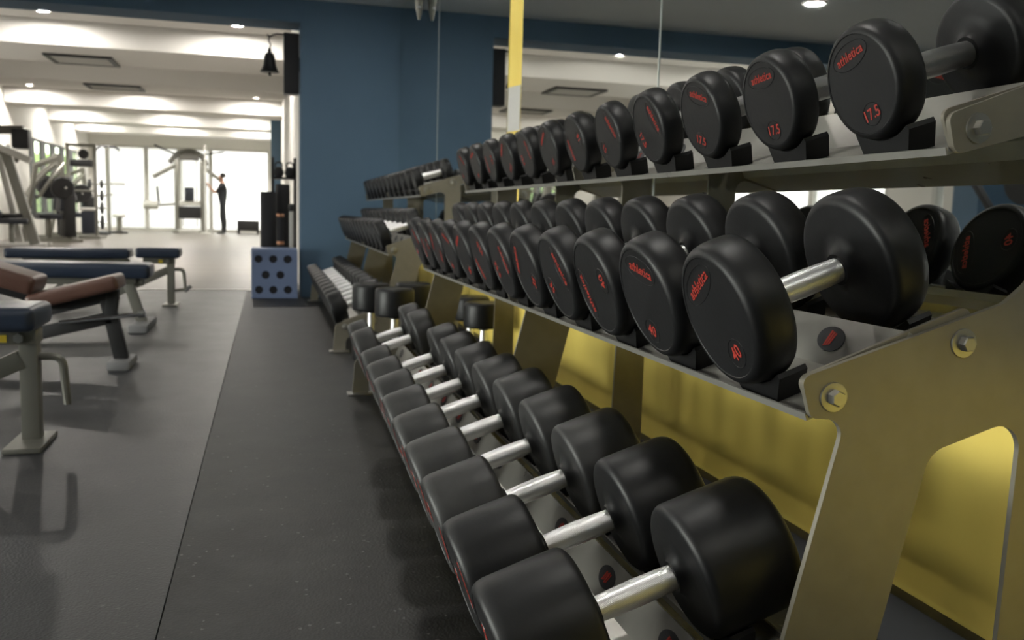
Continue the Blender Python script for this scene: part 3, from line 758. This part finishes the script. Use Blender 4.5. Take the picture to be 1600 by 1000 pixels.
# loudspeaker and bell on the jamb
t = thing('loudspeaker', 'tall black loudspeaker mounted on the jamb of the blue opening', 'speaker', T(0.198, 8.36, 1.79))
MB().box(-0.066, 0.066, -0.07, 0.10, 0.0, 0.52).build('cabinet', 'black_plastic', t, bevel=0.008)
MB().box(-0.058, 0.058, -0.076, -0.0705, 0.012, 0.508).build('grille', 'black_foam', t, bevel=0.002)
MB().box(0.066, 0.0735, -0.02, 0.05, 0.2, 0.32).build('wall_mount', 'iron_dark', t)
t = thing('hanging_bell', 'small dark bell hanging from a bracket in the opening', 'bell', T(0.014, 8.42, 1.95))
MB().lathe([(0.028, 0.080), (0.034, 0.083), (0.045, 0.074), (0.09, 0.056), (0.15, 0.050), (0.185, 0.040), (0.20, 0.018), (0.235, 0.013)], 'z', 28).build('bell_body', 'iron_dark', t)
MB().lathe([(-0.005, 0.004), (0.0, 0.012), (0.014, 0.012), (0.03, 0.006), (0.05, 0.005)], 'z', 12).build('clapper', 'iron_dark', t)
rod('hook', 'iron_dark', curve([(0, 0, 0.23), (0.012, 0, 0.27), (-0.01, 0, 0.30), (0.0, 0, 0.335)]), 0.006, t)
rod('bracket', 'iron_dark', curve([(-0.02, 0, 0.35), (0.0, 0, 0.335), (0.05, 0, 0.362), (0.257, 0, 0.362)]), 0.008, t)

# small conical fitting on the ceiling beside the mirror
t = thing('ceiling_spotlight', 'small beige conical spotlight fitting under the ceiling near the mirror corner', 'light fitting', T(1.085, 6.822, ZN))
rod('stem', 'frame_grey', [(0, 0, -0.001), (0, 0, -0.166)], 0.012, t)
MB().lathe([(-0.156, 0.02), (-0.176, 0.042), (-0.296, 0.028), (-0.376, 0.010)], 'z', 20).build('cone', 'frame_grey', t)
MB().lathe([(0.0, 0.012), (-0.01, 0.012), (-0.014, 0.006)], 'y', 14, (-0.006, -0.026, -0.296)).build('lens', 'chrome', t)

# ------------------------------------------------------------------ machines in the hall
def gym(name, label, x, y, rot=0, cat='gym machine'):
    return thing(name, label, cat, T(x, y, 0) @ Matrix.Rotation(rot, 4, 'Z'))
# dual cable tower in front of the windows
t = gym('cable_tower', 'tall grey double-column cable tower in front of the bright windows', -2.28, 28.6)
for xx in (-0.36, 0.36):
    bar('column', 'frame_grey', [(xx, 0, 0.0), (xx, 0, 2.15)], 0.12, 0.09, t)
    rod('guide_rod', 'chrome', [(xx*0.55, 0.05, 0.2), (xx*0.55, 0.05, 2.2)], 0.015, t)
rod('crown', 'frame_dark', curve([(-0.55, 0, 2.05), (-0.36, 0, 2.30), (0.0, 0, 2.46), (0.36, 0, 2.30), (0.50, 0, 2.0)]), 0.075, t)
MB().box(-0.28, 0.28, -0.06, 0.06, 2.14, 2.40).build('crown_plate', 'frame_dark', t, bevel=0.02)
rod('arm', 'frame_grey', [(-0.36, 0, 2.0), (-1.0, -0.1, 1.62)], 0.06, t)
rod('arm', 'frame_grey', [(0.36, 0, 2.0), (0.98, -0.1, 1.5)], 0.06, t)
rod('pull_bar', 'iron_dark', [(-0.95, -0.1, 2.55), (-0.36, 0, 2.30)], 0.025, t)
rod('pull_bar', 'iron_dark', [(0.36, 0, 2.32), (1.0, -0.1, 2.42)], 0.025, t)
MB().box(-0.31, 0.31, -0.10, 0.10, 0.42, 0.78).build('weight_stack', 'iron_dark', t, bevel=0.01)
MB().box(-0.30, 0.30, -0.12, 0.12, 0.80, 0.95).build('shroud', 'frame_light', t, bevel=0.03)
MB().box(-0.13, 0.13, -0.16, -0.06, 0.95, 1.35).build('back_pad', 'pad_dark', t, bevel=0.02)
MB().box(-0.34, 0.34, -0.3, 0.3, 0.0, 0.10).build('base', 'frame_light', t, bevel=0.02)
rod('lever', 'frame_grey', [(-0.36, 0, 0.85), (-0.9, -0.05, 0.80)], 0.03, t)
MB().lathe([(-0.2, 0.10), (-0.18, 0.12), (0.18, 0.12), (0.2, 0.10)], 'x', 18, (-1.08, -0.05, 0.80)).build('roller_pad', 'frame_light', t)
rod('lever_post', 'iron_dark', [(-0.86, -0.05, 0.85), (-0.90, -0.05, 1.35)], 0.03, t)
for xx in (-0.36, 0.36): MB().box(xx-0.1, xx+0.25*(1 if xx > 0 else 0.2)+0.02, -0.35, 0.35, 0.0, 0.06).build('foot', 'frame_grey', t, bevel=0.01)
# dark step box near the windows
t = thing('step_box', 'low dark box on short legs by the far windows', 'box', T(-0.605, 28.6, 0))
MB().box(-0.32, 0.32, -0.25, 0.25, 0.10, 0.40).build('body', 'iron_dark', t, bevel=0.01)
for xx in (-0.28, 0.28):
    for yy in (-0.2, 0.2): MB().box(xx-0.03, xx+0.03, yy-0.03, yy+0.03, 0.0, 0.10).build('leg', 'iron_dark', t)
# pole station
t = gym('pull_station', 'thin upright pull station with short side bars in front of the windows', -4.32, 27.4)
rod('post', 'frame_grey', [(0, 0, 0.02), (0, 0, 2.38)], 0.035, t)
rod('top_bar', 'iron_dark', curve([(-0.3, 0, 2.28), (-0.2, 0, 2.38), (0.2, 0, 2.38), (0.3, 0, 2.28)]), 0.03, t)
rod('side_bar', 'frame_grey', [(0, 0, 1.36), (0.42, 0, 1.36)], 0.025, t)
rod('side_bar', 'frame_grey', [(-0.1, 0, 1.06), (0.1, 0, 1.06)], 0.025, t)
MB().box(-0.3, 0.3, -0.3, 0.3, 0.0, 0.03).build('base', 'iron_dark', t)
t = gym('pedestal_seat', 'small grey pedestal seat beside the thin pull station', -3.95, 26.6)
rod('post', 'frame_grey', [(0, 0, 0.05), (0, 0, 0.45)], 0.07, t)
MB().lathe([(0.44, 0.10), (0.46, 0.17), (0.50, 0.17), (0.52, 0.14)], 'z', 20).build('seat', 'frame_light', t)
MB().lathe([(0.0, 0.22), (0.04, 0.22), (0.07, 0.08)], 'z', 20).build('base', 'iron_dark', t)
# plate tree
t = gym('weight_plate_tree', 'plate tree stacked with dark round plates against the bright window', -4.30, 25.3)
bar('post', 'frame_grey', [(0, 0, 0.05), (0, 0, 1.6)], 0.07, 0.07, t)
MB().box(-0.3, 0.3, -0.3, 0.3, 0.0, 0.05).build('base', 'iron_dark', t, bevel=0.01)
for z, r in ((0.32, 0.22), (0.68, 0.19), (1.0, 0.17), (1.30, 0.14)):
    rod('peg', 'chrome', [(-0.26, 0, z), (0.26, 0, z)], 0.025, t)
tp = t
pi_ = 0
for z, r in ((0.32, 0.185), (0.68, 0.16), (1.0, 0.145), (1.30, 0.12)):
    for s_ in (-1, 1):
        o = MB().lathe([(-0.03, 0.028), (-0.03, r*0.9), (-0.02, r), (0.02, r), (0.03, r*0.9), (0.03, 0.028)], 'x', 28, close=False).build('weight_plate', 'iron_dark')
        o.matrix_basis = T(-4.30+0.14*s_, 25.3, z)
        tag(o, 'round dark weight plate on the %s pegs of the plate tree, %s side' % ({0.32: 'lowest', 0.68: 'second lowest', 1.0: 'second highest', 1.30: 'highest'}[z], 'wall' if s_ < 0 else 'person'), 'weight plate', 'plates on the tree, %s pegs' % {0.32: 'lowest', 0.68: 'second', 1.0: 'third', 1.30: 'top'}[z])
# frame machine with pulley block
t = gym('cable_machine', 'grey rectangular cable machine with dark pulley block left of the plate tree', -4.12, 22.6)
for xx in (-0.30, 0.28): bar('upright', 'frame_grey', [(xx, 0, 0.0), (xx, 0, 2.08)], 0.07, 0.07, t)
bar('top_beam', 'frame_grey', [(-0.33, 0, 2.11), (0.31, 0, 2.11)], 0.08, 0.07, t)
MB().box(-0.22, 0.24, -0.18, 0.10, 1.62, 1.78).build('pulley_block', 'iron_dark', t, bevel=0.03)
MB().lathe([(-0.05, 0.09), (-0.04, 0.11), (0.04, 0.11), (0.05, 0.09)], 'y', 20, (0.06, -0.1, 1.90)).build('pulley', 'iron_dark', t)
MB().box(-0.02, 0.26, -0.15, 0.15, 0.10, 0.62).build('weight_stack', 'pad_dark', t, bevel=0.02)
MB().box(-0.05, 0.27, -0.18, 0.18, 0.63, 0.70).build('shroud', 'frame_light', t, bevel=0.02)
MB().box(-0.45, 0.42, -0.45, 0.45, 0.0, 0.06).build('base', 'frame_grey', t, bevel=0.01)
rod('lever', 'iron_dark', [(-0.28, -0.1, 1.35), (-0.12, -0.2, 0.85)], 0.05, t)
rod('cross_tube', 'frame_grey', [(-0.3, 0, 1.08), (0.28, 0, 1.08)], 0.02, t)
# chest press machines
def press(name, label, x, y, rot, frame, hgt):
    t = gym(name, label, x, y, rot)
    bar('rear_upright', frame, [(0.35, 0, 0.05), (0.18, 0, hgt)], 0.09, 0.09, t)
    bar('front_upright', frame, [(-0.55, 0, 0.05), (-0.25, 0, hgt*0.86)], 0.09, 0.07, t)
    bar('top_beam', frame, [(-0.30, 0, hgt*0.85), (0.22, 0, hgt*0.98)], 0.08, 0.08, t)
    MB().box(-0.65, 0.45, -0.05, 0.05, 0.0, 0.08).build('base_rail', frame, t, bevel=0.01)
    for yy in (-0.45, 0.45): MB().box(-0.6, 0.4, yy-0.04, yy+0.04, 0.0, 0.06).build('base_rail', frame, t, bevel=0.01)
    MB().box(-0.65, -0.57, -0.45, 0.45, 0.0, 0.06).build('base_cross', frame, t); MB().box(0.37, 0.45, -0.45, 0.45, 0.0, 0.06).build('base_cross', frame, t)
    MB().box(-0.28, 0.16, -0.2, 0.2, 0.45, 0.56).build('seat', 'pad_dark', t, bevel=0.035)
    pb = MB().box(-0.06, 0.05, -0.17, 0.17, 0.0, 0.62).mesh('backrest', 'pad_dark', 40, bevel=0.035)
    link('backrest', pb, t, T(0.17, 0, 0.62) @ Matrix.Rotation(0.12, 4, 'Y'))
    bar('seat_post', frame, [(-0.05, 0, 0.06), (-0.05, 0, 0.46)], 0.07, 0.07, t)
    for s in (-1, 1):
        rod('press_arm', frame, curve([(0.2, 0.25*s, hgt*0.9), (-0.1, 0.42*s, hgt*0.72), (-0.32, 0.40*s, hgt*0.52)]), 0.035, t)
        rod('grip', 'iron_dark', [(-0.32, 0.40*s, hgt*0.52), (-0.34, 0.20*s, hgt*0.50)], 0.025, t)
        rod('plate_peg', 'chrome', [(0.1, 0.25*s, hgt*0.62), (0.1, 0.62*s, hgt*0.62)], 0.024, t)
        MB().lathe([(-0.06, 0.03), (-0.06, 0.20), (-0.04, 0.22), (0.04, 0.22), (0.06, 0.20), (0.06, 0.03)], 'y', 24, (0.1, 0.42*s, hgt*0.62), close=False).build('counterweight', 'iron_dark', t)
    MB().box(0.2, 0.42, -0.18, 0.18, 0.1, 0.95).build('weight_stack', 'iron_dark', t, bevel=0.01)
    return t
press('chest_press', 'grey chest press with dark pads between the leaning press and the cable machine', -4.28, 20.2, 0.5, 'frame_grey', 1.75)
press('shoulder_press', 'grey shoulder press with dark pads behind the chest press', -4.62, 21.65, -0.1, 'frame_grey', 1.85)
press('pulldown_press', 'grey press machine nearest the side windows', -4.55, 24.0, 0.3, 'frame_grey', 1.65)
# leaning light press, closest
t = gym('leaning_press_machine', 'big pale press machine with two wide leaning beams', -4.42, 17.6, 0.0)
for xa, xb, wd, mm in ((-0.65, -0.32, 0.22, 'frame_light'), (0.42, -0.02, 0.16, 'frame_grey')):
    bar('leaning_beam', mm, [(xa, 0, 0.04), (xb, 0, 1.75)], 0.14, wd, t, bevel=0.02)
bar('leaning_beam', 'frame_light', [(0.12, 0.3, 0.04), (-0.18, 0.3, 1.6)], 0.1, 0.12, t, bevel=0.02)
bar('head_beam', 'frame_dark', [(-0.7, 0, 1.98), (0.30, 0, 2.04)], 0.16, 0.14, t, bevel=0.02)
MB().box(0.12, 0.40, -0.14, 0.14, 1.70, 2.05).build('cam_block', 'iron_dark', t, bevel=0.05)
bar('diagonal_arm', 'frame_light', [(-0.62, -0.15, 1.98), (0.42, -0.15, 1.50)], 0.10, 0.12, t, bevel=0.02)
bar('diagonal_arm', 'frame_grey', [(-0.7, 0.2, 1.95), (0.15, 0.2, 1.5)], 0.08, 0.09, t, bevel=0.02)
bar('head_post', 'frame_grey', [(-0.25, 0, 1.6), (-0.2, 0, 2.0)], 0.12, 0.12, t, bevel=0.02)
rod('cross_tube', 'iron_dark', [(-0.45, -0.05, 0.52), (0.25, -0.05, 0.55)], 0.04, t)
MB().lathe([(-0.09, 0.08), (-0.07, 0.11), (0.07, 0.11), (0.09, 0.08)], 'y', 20, (-0.18, -0.1, 0.55)).build('roller_pad', 'pad_dark', t)
MB().box(-0.85, 0.6, -0.06, 0.06, 0.0, 0.07).build('base_rail', 'frame_light', t, bevel=0.01)
MB().box(-0.85, 0.6, 0.36, 0.46, 0.0, 0.07).build('base_rail', 'frame_light', t, bevel=0.01)
MB().box(-0.2, 0.35, -0.22, 0.22, 0.40, 0.50).build('seat', 'pad_dark', t, bevel=0.03)
bar('seat_post', 'frame_grey', [(0.05, 0, 0.05), (0.05, 0, 0.41)], 0.08, 0.08, t)

# power rack on the left of the dumbbell area (seen in the mirror only)
t = gym('power_rack', 'dark power rack with pale uprights by the left wall, seen in the mirror', -4.0, 6.1)
for xx in (-0.6, 0.6):
    for yy in (-0.6, 0.6):
        bar('upright', 'iron_dark' if xx < 0 else 'frame_light', [(xx, yy, 0.05), (xx, yy, 2.2)], 0.07, 0.07, t)
    bar('side_rail', 'iron_dark', [(xx, -0.6, 2.2), (xx, 0.6, 2.2)], 0.07, 0.07, t)
    bar('side_foot', 'iron_dark', [(xx, -0.75, 0.035), (xx, 0.75, 0.035)], 0.07, 0.07, t)
    bar('brace', 'iron_dark', [(xx, -0.58, 0.3), (xx, 0.58, 1.6)], 0.05, 0.05, t)
for yy in (-0.6, 0.6): rod('cross_bar', 'iron_dark', [(-0.6, yy, 2.2), (0.6, yy, 2.2)], 0.03, t)
t = thing('barbell', 'steel barbell resting across the power rack uprights', 'barbell', T(-4.0, 5.48, 1.15))
rod('shaft', 'chrome', [(-1.05, 0, 0), (1.05, 0, 0)], 0.016, t, 14)
for s in (-1, 1): MB().lathe([(-0.03, 0.03), (-0.03, 0.2), (0.03, 0.2), (0.03, 0.03)], 'x', 28, (0.85*s, 0, 0)).build('plate', 'iron_dark', t)

# ------------------------------------------------------------------ person at the cable tower
def person(X, Y, rot):
    V = []; E = []; RAD = []
    def v(p, r, par=None):
        V.append(Vector(p)); RAD.append(r); i = len(V)-1
        if par is not None: E.append((par, i))
        return i
    # faces -x
    pel = v((0, 0, 0.96), (0.125, 0.155)); bel = v((-0.005, 0, 1.10), (0.105, 0.14), pel); ch = v((-0.01, 0, 1.28), (0.12, 0.165), bel)
    sh = v((0.0, 0, 1.42), (0.10, 0.15), ch); nk = v((-0.01, 0, 1.51), (0.055, 0.055), sh); jaw = v((-0.03, 0, 1.58), (0.07, 0.062), nk); hd = v((-0.015, 0, 1.68), (0.098, 0.078), jaw); tp_ = v((-0.01, 0, 1.745), (0.07, 0.055), hd)
    nose = v((-0.115, 0, 1.645), (0.014, 0.013), hd)
    for s in (-1, 1):
        hip = v((0, 0.09*s, 0.90), (0.095, 0.085), pel)
        fx = -0.03 if s > 0 else 0.05
        kn = v((fx-0.01, 0.095*s, 0.50), (0.062, 0.06), hip); cf = v((fx+0.02, 0.095*s, 0.34), (0.056, 0.052), kn); an = v((fx+0.01, 0.095*s, 0.10), (0.036, 0.036), cf)
        he = v((fx+0.0, 0.095*s, 0.045), (0.042, 0.040), an); to = v((fx-0.15, 0.10*s, 0.030), (0.030, 0.042), he)
        sd = v((-0.01, 0.185*s, 1.40), (0.062, 0.058), sh); el = v((-0.21, 0.215*s, 1.19), (0.043, 0.042), sd)
        wr_ = v((-0.34, 0.16*s, 1.35), (0.028, 0.030), el); pm = v((-0.385, 0.14*s, 1.42), (0.020, 0.038), wr_)
        for k in range(4):
            yy = 0.14*s+(k-1.5)*0.020
            a = v((-0.415, yy, 1.465+0.004*k), (0.009, 0.009), pm); b = v((-0.445, yy, 1.462), (0.008, 0.008), a); v((-0.455, yy, 1.435), (0.007, 0.007), b)
        a = v((-0.40, 0.14*s-0.045*s, 1.40), (0.010, 0.010), pm); v((-0.43, 0.14*s-0.05*s, 1.405), (0.009, 0.009), a)
    me = bpy.data.meshes.new('body'); me.from_pydata([tuple(p) for p in V], E, [])
    o = bpy.data.objects.new('body', me); COL.objects.link(o)
    md = o.modifiers.new('skin', 'SKIN'); md.use_smooth_shade = True
    for i, sv in enumerate(me.skin_vertices[0].data):
        sv.radius = RAD[i]; sv.use_root = (i == 0)
    sb = o.modifiers.new('sub', 'SUBSURF'); sb.levels = 2; sb.render_levels = 2
    full = bpy.data.meshes.new_from_object(o.evaluated_get(bpy.context.evaluated_depsgraph_get()))
    bpy.data.objects.remove(o)
    for k in ('skin', 'cloth_dark', 'shoe'): full.materials.append(M[k])
    for p in full.polygons:
        c = p.center
        p.material_index = 2 if c.z < 0.085 else (0 if (c.z > 1.475 or c.x < -0.16) else 1)
    full.shade_smooth()
    t = thing('person', 'person in dark clothing facing the cable tower with both arms raised forward', 'person', T(X, Y, 0) @ Matrix.Rotation(rot, 4, 'Z'))
    link('body', full, t)
    MB().lathe([(1.64, 0.088), (1.70, 0.094), (1.74, 0.085), (1.775, 0.05), (1.785, 0.01)], 'z', 18, (0.012, 0, 0)).build('hair', 'hair', t)
    for s in (-1, 1):
        MB().lathe([(-0.008, 0.006), (-0.004, 0.012), (0.004, 0.012), (0.008, 0.006)], 'y', 10, (-0.005, 0.080*s, 1.655)).build('ear', 'skin', t)
        MB().lathe([(-0.004, 0.003), (0.0, 0.009), (0.004, 0.003)], 'x', 10, (-0.104, 0.03*s, 1.672)).build('eye', 'hair', t)
    MB().box(-0.101, -0.095, -0.022, 0.022, 1.596, 1.604).build('mouth', 'copper', t)
person(-1.30, 27.7, 0.0)
t = gym('cable_pole', 'slim cable pole with handles in front of the person', -1.77, 27.7, 0)
rod('pole', 'frame_light', [(0, 0.0, 0.02), (0, 0.0, 2.55)], 0.025, t)
MB().lathe([(0.0, 0.2), (0.03, 0.2), (0.05, 0.05)], 'z', 20).build('base', 'frame_light', t)
rod('grip', 'iron_dark', [(0.03, -0.2, 1.437), (0.03, 0.2, 1.437)], 0.012, t)
